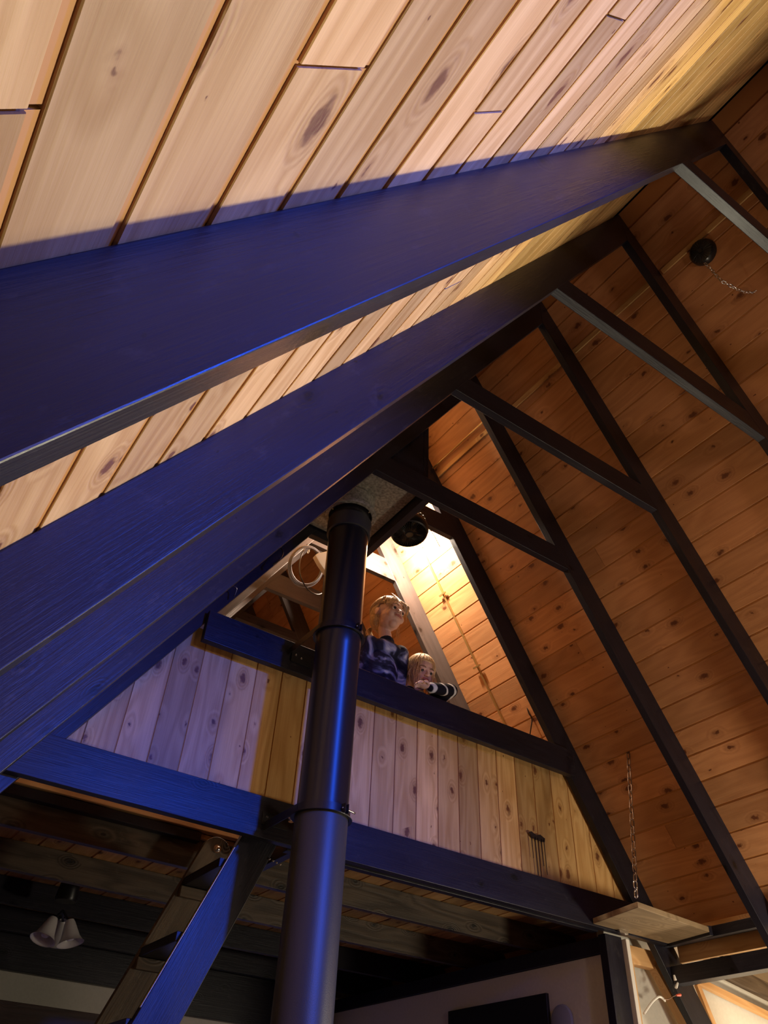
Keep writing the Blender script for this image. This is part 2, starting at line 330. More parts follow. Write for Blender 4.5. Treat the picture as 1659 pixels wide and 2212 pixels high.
def clad(side, s0, pitch, nrows, known, ymin, ymax, smax, root):
    n_in = Vector((-side * T, 0, -1)).normalized()
    rows = []
    k = 0
    s = s0
    while s < smax:
        rows.append((k, s)); s += pitch; k += 1
    for k, s in rows:
        js = sorted([yy for (ss, yy) in known if s <= ss < s + pitch])
        if not js or min(abs(j - 2) for j in js) > 4:
            pass
        if not js:
            j = random.choice([-2.2, -1.4, -.6, 8.2, 7.4, 6.9] if side < 0 else [-1.9, -1.2, 6.6, 7.1, 7.9, 8.3])
            js = [j]
        if k % 3 == 0 and max(js) < 4.6: js.append(random.choice([5.9, 6.5, 7.2, 8.0]))
        ys = [ymin] + js + [ymax]
        for a, b in zip(ys, ys[1:]):
            gap = .006 if (side < 0 and a in js) else .0015
            jit = random.uniform(-.0006, .0006)
            p = slope_point(s if side > 0 else s, side, a) + Vector((0, gap / 2, 0)) + n_in * jit
            # local X along +Y; local Z into the room; local Y = Z x X runs down the slope on the left, up on the right
            mw = frame(p, (0, 1, 0), n_in)
            ydir = mw.to_3x3() @ Vector((0, 1, 0))
            if ydir.z > 0:
                p2 = slope_point(s + pitch, side, a) + Vector((0, gap / 2, 0)) + n_in * jit; mw = frame(p2, (0, 1, 0), n_in)
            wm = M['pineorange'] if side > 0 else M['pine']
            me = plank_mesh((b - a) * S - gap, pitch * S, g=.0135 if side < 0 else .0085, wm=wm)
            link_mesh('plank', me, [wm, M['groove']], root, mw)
yb0, yb1 = -3.2, 9.0
wl = empty('wall_left', W(-1.0, 3, 0), 'sloping wall of pale yellow knotty pine planks, left side of the ridge', kind='structure')
wr = empty('wall_right', W(6.0, 3, 0), 'sloping wall of orange knotty pine planks, right side of the ridge', kind='structure')
kl = [(6.592, .471), (6.062, .407), (5.242, .502), (4.83, .228), (3.949, 1.417)]
clad(-1, .1830, .2058, 39, kl, yb0, yb1, 8.1, wl)
kr = [(2.416, 3.452), (3.033, 4.105), (4.695, 4.178)]
clad(1, .1766, .2118, 30, kr, yb0, yb1, 5.40, wr)
def roof_deck(name, side, smax, root):
    a = slope_point(-.02, side, yb0, -.03); d = slope_point(-.02, side, yb1, -.03)
    b = slope_point(smax, side, yb0, -.03); c = slope_point(smax, side, yb1, -.03)
    out = Vector((side * T, 0, 1)).normalized() * .04
    bm = bmesh.new(); v = [bm.verts.new(p) for p in (a, b, c, d, a + out, b + out, c + out, d + out)]
    for f in ((0, 1, 2, 3), (7, 6, 5, 4), (0, 4, 5, 1), (1, 5, 6, 2), (2, 6, 7, 3), (3, 7, 4, 0)): bm.faces.new([v[i] for i in f])
    bmesh.ops.recalc_face_normals(bm, faces=bm.faces)
    return bm_obj(name, bm, M['groove'], root, smooth=False)
roof_deck('backing_panel', -1, 9.8, wl); roof_deck('backing_panel', 1, 5.42, wr)
# thin batten and brass conduit fixed along the right-hand planks
def slope_bar(name, side, s0, y0, s1, y1, w, h, mat, parent=None, **props):
    n_in = Vector((-side * T, 0, -1)).normalized()
    return bar(name, slope_point(s0, side, y0, .004), slope_point(s1, side, y1, .004), n_in, w, 0, h, mat, parent, bw=.001, **props)
for n0 in (0, 1, 2, 3):
    y = YF[n0]
    tag(slope_bar('batten', 1, .70, y + WT + .02, .70, YF[n0 + 1] - .02, .026, .012, M['pine']),
        ['thin pine batten along the planks by the black round vent', 'thin pine batten along the planks between the second and third frames',
         'thin pine batten along the planks between the third and fourth frames', 'thin pine batten under the brass conduit beside the chimney chase'][n0], 'batten', 'battens along the right-hand plank slope')
n_in = Vector((-T, 0, -1)).normalized()
tag(tube('conduit', [slope_point(.60, 1, 3.74, .03), slope_point(.60, 1, 4.2, .03), slope_point(.60, 1, 4.66, .03)], .006, M['brass']),
    'thin brass conduit with a clip on the orange planks beside the chimney chase', 'conduit')
rs0 = math.hypot(3.942 - RX, 5.343 - H - DV); rs1 = math.hypot(4.999 - RX, 3.615 - H - DV)
bt = tag(slope_bar('conduit', 1, rs0 - .25, 5.31, 5.2, 5.31, .011, .012, M['brass']), 'brown conduit running down the brightly lit loft planks behind the children', 'conduit')
for k in range(5):
    q = slope_point(rs0 + .55 + k * .85, 1, 5.31, .02)
    bar('clip', q + Vector((0, -.03, 0)), q + Vector((0, .03, 0)), n_in, .010, 0, .012, M['brass'], bt, bw=0)

# ================================================================= floor, back, front, partition
fl = ubox('floor', -2.6, 9.6, -3.3, 9.6, ZFL - .15, ZFL, M['floor'], along='y', kind='structure'); fl['label'] = 'dark timber floor far below the loft'
wb = ubox('wall_back', -2.2, 8.4, 9.0, 9.12, ZFL, 6.4, M['white'], kind='structure'); wb['label'] = 'white plaster wall at the far end under the loft'
wf = ubox('wall_front', -2.2, 8.8, -3.32, -3.2, ZFL, 6.4, M['dark'], kind='structure'); wf['label'] = 'dark gable wall behind the viewer'
wp = ubox('wall_partition', 5.42, 5.58, 4.76, 8.98, ZFL, 1.535, M['white'], kind='structure'); wp['label'] = 'white partition wall under the loft, right of the stove pipe'
tp = ubox('trim_1', 5.40, 5.60, 4.78, 8.98, 1.538, 1.66, M['dark'], along='y', kind='structure'); tp['label'] = 'dark header along the top of the white partition wall'
tp = ubox('trim_2', 5.34, 5.53, 4.68, 4.757, ZFL, 1.655, M['dark'], along='z', kind='structure'); tp['label'] = 'black post at the near end of the white partition wall'
tp = ubox('trim_3', 5.535, 5.575, 4.64, 4.73, ZFL, 1.64, M['whiteplastic'], along='z', kind='structure'); tp['label'] = 'thin bright edge strip beside the black post'
tp = ubox('trim_4', 5.59, 5.66, 4.70, 4.757, ZFL, 1.50, M['trimwood'], along='z', kind='structure'); tp['label'] = 'raw timber jamb beside the bright edge strip'
tp = ubox('trim_5', 5.58, 6.12, 4.80, 4.88, 1.52, 1.655, M['trimwood'], kind='structure'); tp['label'] = 'raw orange timber header under the loft edge beam'
ws = ubox('wall_side', 5.60, 8.8, 4.92, 5.0, ZFL, 1.795, M['white'], kind='structure'); ws['label'] = 'white plaster wall of the side room, behind the sloping posts'
# side bump-out beyond the right slope
wo = ubox('wall_outer', 8.8, 8.9, -3.2, 5.0, ZFL, 1.7, M['white'], kind='structure'); wo['label'] = 'outer white wall of the side room'
root_c = empty('ceiling', W(7.5, 2, 1.9), 'lit pine plank ceiling of the side room, lower right', kind='structure')
k = 0
x = 6.16
while x < 8.85:
    bar('plank', W(x + .105, -3.2, 1.80 - .0 * (x - 6.1)), W(x + .105, 4.9, 1.80 - .0 * (x - 6.1)), (0, 0, 1), .2118 * S - .002, 0, .018, M['pine'], root_c, bw=.0015); x += .2118
ubox('plank', 6.20, 6.23, 3.72, 4.66, 1.565, 1.80, M['trimwood'], root_c, along='y')
ubox('cornice_strip', 6.085, 6.13, 3.73, 4.66, 1.745, 1.785, M['trimwood'], root_c, along='y')
side_beams = [(3.722, 4.672), (2.716, 3.652), (1.72, 2.648), (.76, 1.648)]
for i, (a, b) in enumerate(side_beams):
    ex = ['beside the fold-down board', 'one bay nearer than the fold-down board', 'two bays nearer than the fold-down board', 'nearest the viewer'][i]
    tag(ubox('plate', 6.04, 6.12, a, b, 1.665, 1.74, M['dark'], along='y'), 'black plate at the foot of the slope, ' + ex, 'plate', 'plates at the foot of the right slope')
    tag(ubox('side_beam', 6.08, 6.20, a, b, 1.395, 1.525, M['dark'], along='y'), 'heavy dark beam over the side room opening, ' + ex, 'beam', 'beams over the side room openings')
# sloping frame seen in the side room
bar('trim_6', W(6.62, 4.86, 1.50), W(8.3, 4.86, 1.24), (0, 0, 1), .03, 0, .035, M['trimwood'], kind='structure', label='raw timber strip sloping over the white side room wall')
bar('trim_7', W(6.85, 4.80, 1.60), W(8.6, 4.80, 1.33), (0, 0, 1), .036, 0, .085, M['worn'], kind='structure', label='grey timber rafter sloping over the white side room wall')
bar('trim_8', W(6.66, 4.87, 1.50), W(8.05, 4.87, ZFL), (1, 0, 0), .02, -.016, .016, M['trimwood'], kind='structure', label='raw timber casing beside the sloping black rafter')
bar('trim_9', W(6.07, 4.83, 1.565), W(7.9, 4.83, 1.565 - 1.83 * 1.335), (1, 0, 0), .05, -.03, .03, M['trimwood'], kind='structure', label='raw orange timber leaning beside the black rafter foot')

# ================================================================= loft: edge beam, railing beam, board parapet, joists, floor planks
YR = 4.6757
tag(ubox('edge_beam', .43, 6.02, YR - .062, YR - .001, 1.664, 1.925, M['dark']), 'dark stained edge beam of the loft floor, lit blue left of the stove pipe', 'beam')
tag(ubox('ledger', 2.42, 5.33, YR + .0625, YR + .123, 1.672, 1.90, M['dark']), 'dark ledger board behind the loft edge beam', 'ledger')
tag(ubox('rail_beam', 1.50, 5.16, YR - .062, YR - .001, 2.885, 3.127, M['dark']), 'dark railing beam on top of the board parapet, below the children', 'beam')
wl2 = empty('wall_loft', W(RX, YR + .1, 1.9), 'parapet of upright knotty pine boards between railing beam and edge beam', kind='structure')
x0 = 1.361 - .2130 * 4
k = 0
x = x0
while x < 6.0:
    xa, xb = x, x + .2130
    top = lambda xx: min(3.05, H + DV - T * abs(xx - RX) - .08)
    za, zb = top(xa), top(xb)
    if max(za, zb) > 2.0:
        # board: local X up, local Z toward the viewer
        th = .014; w = (xb - xa) * S; L = (max(za, zb) - 1.80) * S
        me = plank_mesh(L, w, g=.0045, rec=.004, th=th)
        # slant the top end to the slope
        n = 8
        for i in range(n, 2 * n):
            v = me.vertices[i]; f = min(1, max(0, v.co.y / w)); v.co.x = ((zb if True else za) * f + za * (1 - f) - 1.80) * S
        p = W(xa, YR + .0627, 1.80) + Vector((0, 0, 0))
        mw = Matrix(((0, 1, 0, 0), (0, 0, -1, 0), (1, 0, 0, 0), (0, 0, 0, 1)))
        mw = frame(p, (0, 0, 1), (0, -1, 0))
        if (mw.to_3x3() @ Vector((0, 1, 0))).x < 0:
            mw = frame(W(xb, YR + .0627, 1.80), (0, 0, 1), (0, -1, 0))
            for i in range(n, 2 * n):
                v = me.vertices[i]; f = min(1, max(0, v.co.y / w)); v.co.x = (za * f + zb * (1 - f) - 1.80) * S
        mw.translation += Vector((0, th + .002, 0))
        link_mesh('plank', me, [M['pine'], M['groove']], wl2, mw)
    x += .2130
# resin stain with runs below a hole in one board
st = bmesh.new()
def blob(bm, pts, y):
    a = [bm.verts.new(W(px, y, pz)) for px, pz in pts]; b = [bm.verts.new(W(px, y - .002, pz)) for px, pz in pts]
    bm.faces.new(a); bm.faces.new(b[::-1])
    for i in range(len(a)): j = (i + 1) % len(a); bm.faces.new((a[i], b[i], b[j], a[j]))
sx, sz = 4.742, 2.285
ys = YR + .0640
rs = random.Random(5)
blob(st, [(sx - .10 + .0, sz + .02), (sx - .07, sz + .035), (sx - .02, sz + .015), (sx + .03, sz + .03), (sx + .08, sz + .01), (sx + .075, sz - .02), (sx + .03, sz - .03), (sx, sz - .02), (sx - .04, sz - .028), (sx - .08, sz - .005)], ys)
for i, (dx, ln) in enumerate(((-.075, .18), (-.035, .34), (-.005, .37), (.035, .22), (.065, .28))):
    w = .0045
    blob(st, [(sx + dx - w, sz - .005), (sx + dx + w, sz - .005), (sx + dx + w * .8 + .004, sz - ln), (sx + dx - w * .4 + .004, sz - ln)], ys)
bmesh.ops.recalc_face_normals(st, faces=st.faces)
bm_obj('resin_stain', st, M['soot'], wl2, smooth=False, label='dark resin stain with drips')
# joists
ZJ0, ZJ1 = 1.698, 1.903
jl = ['first floor joist behind the loft edge beam, warmly lit right of the pipe', 'second floor joist under the loft', 'third floor joist under the loft', 'fourth floor joist under the loft', 'last floor joist near the white back wall']
for i, n in enumerate((5, 6, 7, 8)):
    y = YF[n] + (.02 if n == 5 else 0)
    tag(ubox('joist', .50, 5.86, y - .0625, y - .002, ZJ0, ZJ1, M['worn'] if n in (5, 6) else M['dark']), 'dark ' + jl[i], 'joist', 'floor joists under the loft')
# loft floor planks (seen from below)
lf = empty('ceiling', W(3.2, 7, 1.95), 'orange plank underside of the loft floor between dark joists', kind='structure')
x = .40
while x < 6.0:
    xa, xb = x, x + .2118
    yst = 5.60 if (xb > .62 and xa < 2.40) else YR + .0635
    for a, b in ((yst, 8.98),):
        mw = frame(W(xa, a, ZJ1 + .002), (0, 1, 0), (0, 0, -1))
        if (mw.to_3x3() @ Vector((0, 1, 0))).x < 0: mw = frame(W(xb, a, ZJ1 + .002), (0, 1, 0), (0, 0, -1))
        link_mesh('plank', plank_mesh((b - a) * S, (xb - xa) * S, th=.018), [M['pine'], M['groove']], lf, mw)
    x += .2118
ubox('floor_panel', .45, 2.50, 5.60, 8.98, 1.946, 1.985, M['trimwood'], lf)
ubox('floor_panel', 2.50, 5.95, 4.76, 8.98, 1.946, 1.985, M['trimwood'], lf)
# ladder hatch edge
tag(ubox('hatch_lip', .55, 2.46, 5.548, 5.597, 1.945, 1.985, M['trimwood']), 'bright raw timber lip along the ladder hatch', 'trim')
tag(ubox('hatch_trim', .40, 2.13, 5.562, 5.632, 1.868, 1.935, M['dark']), 'dark board under the bright lip of the ladder hatch', 'trim')
tag(ubox('hatch_trimmer', 2.50, 2.56, 4.80, 5.628, 1.70, 1.90, M['dark'], along='y'), 'dark trimmer closing the ladder hatch beside the ladder', 'joist')

# ================================================================= ship's ladder
ld = empty('ladder', W(1.2, 5.1, ZFL), 'steep dark timber ladder up to the loft hatch, near stringer lit blue', 'ladder')
def stringer(y0, y1, xr0, k, ztop, rounded, w0=0.0, w1=.25):
    """left edge line x = xr0 + k (z - 1.627); depth .23 u"""
    bm = bmesh.new(); wdt = .238
    zb, zt = ZFL, ztop
    prof = [(xr0 + k * (zb - 1.627), zb), (xr0 + k * (zb - 1.627) + wdt * 1.08, zb)]
    if rounded:
        # round top
        d = Vector((k, 1)).normalized(); nrm = Vector((d.y, -d.x)); hw = wdt * d.y / 2
        c = Vector((xr0 + k * (zt - 1.627), zt)) + nrm * hw - d * .10
        for i in range(13):
            a = math.pi * i / 12; q = c + nrm * hw * math.cos(a) + d * hw * math.sin(a); prof.append((q.x, q.y))
    else:
        prof += [(xr0 + k * (zt - 1.627) + wdt * 1.08, zt), (xr0 + k * (zt - 1.627), zt)]
    A = Vector((k, 0, 1)).normalized()
    mw = frame(W(xr0, (y0 + y1) / 2, 1.627), A, (0, -1, 0)); inv = mw.inverted()
    a = [bm.verts.new(inv @ W(px, y0, pz)) for px, pz in prof]; b = [bm.verts.new(inv @ W(px, y1, pz)) for px, pz in prof]
    bm.faces.new(a); bm.faces.new(b[::-1])
    for i in range(len(a)): j = (i + 1) % len(a); bm.faces.new((a[i], b[i], b[j], a[j]))
    bmesh.ops.recalc_face_normals(bm, faces=bm.faces)
    return bev(bm_obj('stringer', bm, M['worn'] if rounded else M['dark'], ld, mw, smooth=False), .002)
stringer(4.765, 4.825, 2.070, .425, 1.93, False)
fs_ = stringer(5.40, 5.455, 2.030, .40, 1.90, True)
for k in range(8):
    z = 1.505 - .4535 * k
    xl = 2.045 + .41 * (z - 1.627)
    if z < ZFL: break
    ubox('tread', xl + .005, xl + .235, 4.8255, 5.3995, z, z + .055, M['dark'], ld, along='y')
    ubox('cleat', xl - .01, xl + .215, 5.365, 5.399, z - .07, z - .003, M['worn'], ld)
def bolt(name, u, r, parent, label=None, category=None, cat_axis=(0, -1, 0)):
    mw = frame(W(*u), (1, 0, 0), cat_axis)
    o = lathe(name, [(0, .012), (r * .55, .0115), (r * .8, .009), (r, .004), (r * 1.02, .0), (r * 1.5, .0), (r * 1.5, -.003), (0, -.003)], M['steel'], parent, mw, seg=20)
    if label: tag(o, label, category)
    return o
def edge_x(z): return 2.070 + .425 * (z - 1.627)
we = bar('worn_edge', W(edge_x(1.62) - .002, 4.776, 1.62), W(edge_x(.70) - .002, 4.776, .70), (-1, 0, .425), .013, 0, .0015, M['whiteplastic'], ld, bw=0)
we['label'] = 'pale worn edge of the blue-lit stringer'
bolt('bolt', (2.200, 5.385, 1.790), .012, ld, None)
bt = ld.children[-1]; bt['label'] = 'shiny bolt in the rounded stringer top'
for dx in (0, .028, .055, .082):
    lathe('screw', [(0, .003), (.004, .002), (.005, 0), (0, -.002)], M['steel'], ld, frame(W(2.315 + dx, 4.762, 1.60 - dx * .2), (1, 0, 0), (0, -1, 0)), seg=10)

# ================================================================= stove pipe
PX, PY = 2.352, 4.19
pc = empty('stove_pipe', W(PX, PY, ZFL), 'tall black stove pipe rising in front of the loft parapet', 'stove pipe')
def pipe_mw(z): return Matrix.Translation(W(PX, PY, z))
R1 = .0985; R2 = .1005
lathe('pipe_section', [(R2, 0), (R2, (1.735 - ZFL) * S)], M['blackmatte'], pc, pipe_mw(ZFL), seg=64, label='matte lower pipe section')
lathe('pipe_section', [(R1, 0), (R1, (2.90 - 1.70) * S), (R1 + .0015, (2.905 - 1.70) * S), (R1 + .0015, (3.02 - 1.70) * S)], M['black'], pc, pipe_mw(1.70), seg=64, label='glossy middle pipe section')
lathe('pipe_section', [(R1 - .001, 0), (R1 - .001, (4.20 - 3.0) * S)], M['black'], pc, pipe_mw(3.0), seg=64)
lathe('pipe_cap', [(R1 + .0005, -.03), (R1 + .010, -.028), (R1 + .012, .0), (R1 + .012, .05), (R1, .052)], M['blackmatte'], pc, pipe_mw(4.03), seg=64)
def clamp(z, bolt_len):
    r = R2 + .0025
    c = lathe('clamp', [(r, -.016), (r + .012, -.018), (r + .013, -.016), (r + .004, -.013), (r + .004, .016), (r + .001, .017), (r, .017)], M['iron'], pc, pipe_mw(z), seg=64)
    az = math.radians(-74)
    d = Vector((math.cos(az), math.sin(az), 0)); t = Vector((-d.y, d.x, 0)); c0 = W(PX, PY, z)
    for s_ in (-.008, .008):
        q = c0 + d * (r + .012) + t * s_
        bar('clamp_ear', q + Vector((0, 0, -.017)), q + Vector((0, 0, .017)), t, .026, -.0015, .0015, M['iron'], c, bw=0)
    q = c0 + d * (r + .014)
    tube('clamp_bolt', [q - t * .014, q, q + t * bolt_len], .0035, M['steel'], c)
    # bracket straps back to the beam
    for sx_ in (-1, 1):
        p0 = c0 + Vector((sx_ * (r + .003), .0, 0)); p1 = Vector((p0.x + sx_ * .004, W(0, YR - .066, 0).y, c0.z))
        bar('bracket_strap', p0, p1, (1, 0, 0), .034, -.0015, .0015, M['iron'], c, bw=0)
    return c
clamp(1.735, .055); clamp(3.035, .016)
# thimble under the ceiling plate
lathe('thimble', [(.110, 0), (.128, 0), (.130, .004), (.130, .02), (.124, .024), (.119, .028), (.119, .105)], M['galv'], pc, pipe_mw(4.185), seg=64, label='mottled galvanised collar')
# mounting plates on the two beams
for (x, z, w, h, nm, sc) in ((2.245, 1.787, .19, .085, 'mounting plate on the edge beam left of the pipe', ((-.062, .01), (-.02, .0))), (2.28, 3.01, .17, .10, 'mounting plate on the railing beam left of the pipe', ((-.05, .012), (0, 0)))):
    o = ubox('mounting_plate', x - w/2, x + w/2, YR - .070, YR - .0625, z - h/2, z + h/2, M['iron'], bw=.001)
    tag(o, 'small black iron ' + nm, 'bracket')
    for dx, dz in sc:
        lathe('screw', [(0, .0025), (.004, .002), (.005, 0), (0, -.001)], M['steel'], o, frame(W(x + dx, YR - .0705, z + dz), (1, 0, 0), (0, -1, 0)), seg=12)
bolt('carriage_bolt', (2.352, YR - .0665, 1.842), .017, None, 'large shiny steel bolt head on the edge beam beside the pipe clamp', 'bolt')

# ================================================================= chimney chase, plate, trimmer
ch = empty('chimney_chase', W(2.5, 4.1, 4.45), 'black boxed chimney chase above the stove pipe', 'chimney chase')
ubox('support_plate', 1.98, 2.742, 3.74, 4.66, 4.365, 4.375, M['galv'], ch, bw=0); ch.children[-1]['label'] = 'mottled galvanised plate'
ubox('side_panel', 2.755, 2.81, 3.722, 4.66, 4.475, 6.40, M['dark'], ch, along='z')
ubox('near_panel', 2.20, 2.754, 3.722, 3.76, 4.475, 5.85, M['dark'], ch, along='z')
ubox('far_panel', 2.20, 2.754, 4.62, 4.66, 4.50, 5.85, M['dark'], ch, along='z')
tag(ubox('trimmer', 2.750, 2.812, 3.7205, 4.674, ZC, ZC + .205, M['dark'], along='y'), 'dark trimmer beside the galvanised chimney plate', 'joist')

# ================================================================= clip fan
def make_fan(loc, axis, R, label, category, chain=False):
    t = empty('fan', loc, label, category)
    mw = frame(loc, (1, 0, 0), axis)     # local Z = blowing direction
    lathe('housing', [(R * .2, -.040), (R * .80, -.038), (R * .95, -.032), (R, -.014), (R, .012), (R * .93, .030), (R * .86, .033), (R * .84, .028), (R * .82, -.030), (R * .2, -.034)], M['plastic'], t, mw, seg=48)
    for k in range(44):
        a = 2 * math.pi * k / 44
        d = Vector((math.cos(a), math.sin(a), 0)); t2 = Vector((-d.y, d.x, 0))
        p = [mw @ (d * (R * .22) + Vector((0, 0, .034))), mw @ (d * R * .5 + t2 * R * .08 + Vector((0, 0, .037))), mw @ (d * R * .85 + t2 * R * .16 + Vector((0, 0, .030)))]
        tube('front_fin', p, .0012, M['plastic'], t, res=1)
    for k in range(28):
        a = 2 * math.pi * k / 28
        d = Vector((math.cos(a), math.sin(a), 0))
        tube('back_fin', [mw @ (d * R * .93 + Vector((0, 0, -.030))), mw @ (d * R * .88 + Vector((0, 0, -.075))), mw @ (d * R * .40 + Vector((0, 0, -.095)))], .0018, M['plastic'], t, res=1)
    lathe('hub', [(0, .042), (R * .18, .040), (R * .23, .034), (R * .23, -.03), (0, -.03)], M['plastic'], t, mw, seg=24)
    for k in range(4):
        a = math.pi / 2 * k; bm = bmesh.new()
        vs = []
        for i in range(5):
            r = R * (.2 + .6 * i / 4)
            for w_, dz in ((-.30, -.008), (.30, .010)):
                vs.append(bm.verts.new((r * math.cos(a + w_), r * math.sin(a + w_), .005 + dz)))
        for i in range(4): bm.faces.new((vs[2*i], vs[2*i+1], vs[2*i+3], vs[2*i+2]))
        o = bm_obj('blade', bm, M['plastic'], t, mw); so = o.modifiers.new('t', 'SOLIDIFY'); so.thickness = .002
    lathe('motor', [(0, -.085), (R * .30, -.082), (R * .34, -.06), (R * .34, -.025), (0, -.025)], M['plastic'], t, mw, seg=24)
    return t, mw
fan, fmw = make_fan(W(3.17, 4.50, 4.68), (-.12, -.16, -1.0), .112, 'black round clip fan hanging under the ridge beside the loft lamp', 'fan')
tube('clip_arm', [fmw @ Vector((0, 0, -.08)), fmw @ Vector((.0, .03, -.12)), W(3.40, 4.66, 5.02), W(3.42, 4.70, 5.08)], .008, M['plastic'], fan)
ubox('clip', 3.37, 3.47, YR - .045, YR - .002, 5.07, 5.16, M['plastic'], fan)
tube('flex', [fmw @ Vector((0, .02, -.08)), W(3.5, 4.62, 4.95), W(3.72, 4.74, 4.92), W(3.84, 4.9, 5.1)], .0022, M['cable'], fan)
# loft lamp
lp = empty('lamp', W(3.62, 5.16, 5.40), 'small bright bulb under the loft ridge, hidden behind the fan', 'lamp')
lathe('socket', [(0, .10), (.02, .10), (.022, .04), (.014, .036), (0, .036)], M['whiteplastic'], lp, Matrix.Translation(W(3.62, 5.16, 5.30)), seg=20)
tube('lamp_cord', [W(3.62, 5.16, 5.45), W(3.60, 5.18, 5.7), W(3.5, 5.2, 6.05)], .003, M['cable'], lp)
# smoke detector
dm = frame(slope_point(math.hypot(3.935 - RX, 5.355 - H - DV), 1, 4.60 + .17, .0), (0, 1, 0), n_in)
tag(lathe('smoke_detector', [(0, .03), (.035, .029), (.052, .022), (.056, .008), (.056, 0), (0, 0)], M['whiteplastic'], None, dm, seg=32), 'white round smoke detector on the orange planks behind a collar tie', 'smoke detector')
# round vent with a silver chain near the ridge
vs_ = math.hypot(3.714 - RX, 5.717 - H - DV)
vp = slope_point(vs_, 1, 1.301, .0)
vent = empty('vent', vp, 'black round ribbed vent on the dark planks near the ridge', 'vent')
vm = frame(vp, (0, 1, 0), n_in)
lathe('vent_body', [(0, .040), (.03, .040), (.052, .034), (.062, .02), (.064, 0), (0, 0)], M['plastic'], vent, vm, seg=40)
for k in range(24):
    a = 2 * math.pi * k / 24; d = Vector((math.cos(a), math.sin(a), 0)); t2 = Vector((-d.y, d.x, 0))
    tube('rib', [vm @ (d * .01 + Vector((0, 0, .041))), vm @ (d * .032 + t2 * .006 + Vector((0, 0, .040))), vm @ (d * .055 + t2 * .012 + Vector((0, 0, .032)))], .0012, M['plastic'], vent, res=1)

# ================================================================= chains
def link_me(L, w, r, name='chain_link'):
    bm = bmesh.new(); n = 20; m = 7; rings = []
    for i in range(n):
        a = 2 * math.pi * i / n
        ca, sa = math.cos(a), math.sin(a)
        c = Vector(((w / 2 - r) * ca, 0, (w / 2 - r) * sa + (L / 2 - w / 2) * (1 if sa > 0 else -1) * min(1, abs(sa) * 4)))
        nx = Vector((ca, 0, sa))
        rings.append([bm.verts.new(c + nx * r * math.cos(2 * math.pi * j / m) + Vector((0, 1, 0)) * r * math.sin(2 * math.pi * j / m)) for j in range(m)])
    for i in range(n):
        A, B = rings[i], rings[(i + 1) % n]
        for j in range(m): bm.faces.new((A[j], A[(j + 1) % m], B[(j + 1) % m], B[j]))
    bmesh.ops.recalc_face_normals(bm, faces=bm.faces)
    me = bpy.data.meshes.new(name); bm.to_mesh(me); bm.free(); me.polygons.foreach_set('use_smooth', [True] * len(me.polygons)); return me
def chain(name, pts, L, w, r, mat, label, twist=90, lastmat=None):
    """pts: world polyline, links strung along it"""
    t = empty(name, pts[0], label, 'chain'); me = link_me(L, w, r); me2 = link_me(L, w, r)
    pitch = L - 2 * r * 1.15
    seg = [(Vector(b) - Vector(a)).length for a, b in zip(pts, pts[1:])]; tot = sum(seg); n = int(tot / pitch)
    def at(d):
        for (a, b), s_ in zip(zip(pts, pts[1:]), seg):
            if d <= s_: return Vector(a).lerp(Vector(b), d / s_), (Vector(b) - Vector(a)).normalized()
            d -= s_
        return Vector(pts[-1]), (Vector(pts[-1]) - Vector(pts[-2])).normalized()
    rr = random.Random(3)
    for i in range(n):
        p, d = at((i + .5) * tot / n)
        q = d.to_track_quat('Z', 'X').to_matrix().to_4x4(); q.translation = p
        mw = q @ Matrix.Rotation(math.radians(twist * i + 20 + rr.uniform(-12, 12)), 4, 'Z')
        use = lastmat if (lastmat and i >= n - 2) else mat
        o = link_mesh('chain_link', me2 if use is lastmat and lastmat else me, use, t, mw)
    return t
chain('chain', [slope_point(math.hypot(5.367 - RX, 3.012 - H - DV), 1, 4.156, .01), W(5.05, 4.075, 1.745)], .046, .026, .0032, M['chain'],
      'rusty link chain holding up the fold-down board below the right slope', lastmat=M['steel'])
tube('hook', [slope_point(math.hypot(5.367 - RX, 3.012 - H - DV), 1, 4.156, -.004), slope_point(math.hypot(5.367 - RX, 3.012 - H - DV), 1, 4.156, .02)], .004, M['chain'],
     label='small hook in the orange planks at the top of the rusty chain', category='hook')
p0 = slope_point(vs_ + .07, 1, 1.31, .045)
pts = []
def un(px, py, Y):     # ray through a photo pixel onto the plane y = Y (u)
    R = Euler((2.2986, -0.0426, -0.6071)).to_matrix(); d = R @ Vector(((px - 829.5) / 1655.75, -(py - 1106) / 1655.75, -1)); k = Y / d.y
    return W(d.x * k, Y, d.z * k)
cpx = [(1522, 568), (1535, 580), (1548, 596), (1560, 608), (1576, 616), (1592, 625), (1610, 631), (1626, 632), (1642, 624), (1655, 608), (1672, 585)]
for i, (a, b) in enumerate(cpx): pts.append(un(a, b, 1.26 - .012 * i))
chain('chain', pts, .024, .015, .0021, M['steel'], 'thin silver chain draped beside the black round vent', twist=75)

# ================================================================= fold-down board
fb = empty('fold_down_board', W(5.5, 4.3, 1.66), 'tan plywood fold-down board hanging at the right end of the loft edge beam', 'shelf')
def quad_prism(name, q, z0, z1, mat, parent, bw=.002):
    bm = bmesh.new(); a = [bm.verts.new(W(x, y, z0)) for x, y in q]; b = [bm.verts.new(W(x, y, z1)) for x, y in q]
    bm.faces.new(a); bm.faces.new(b[::-1])
    for i in range(len(a)): j = (i + 1) % len(a); bm.faces.new((a[i], b[i], b[j], a[j]))
    bmesh.ops.recalc_face_normals(bm, faces=bm.faces)
    o = bm_obj(name, bm, mat, parent, smooth=False); bev(o, bw); return o
quad_prism('panel', [(5.135, 4.606), (5.035, 4.06), (5.955, 4.14), (6.02, 4.606)], 1.675, 1.715, M['board'], fb)
quad_prism('end_batten', [(5.957, 4.142), (6.022, 4.606), (6.05, 4.606), (5.99, 4.135)], 1.655, 1.725, M['dark'], fb)
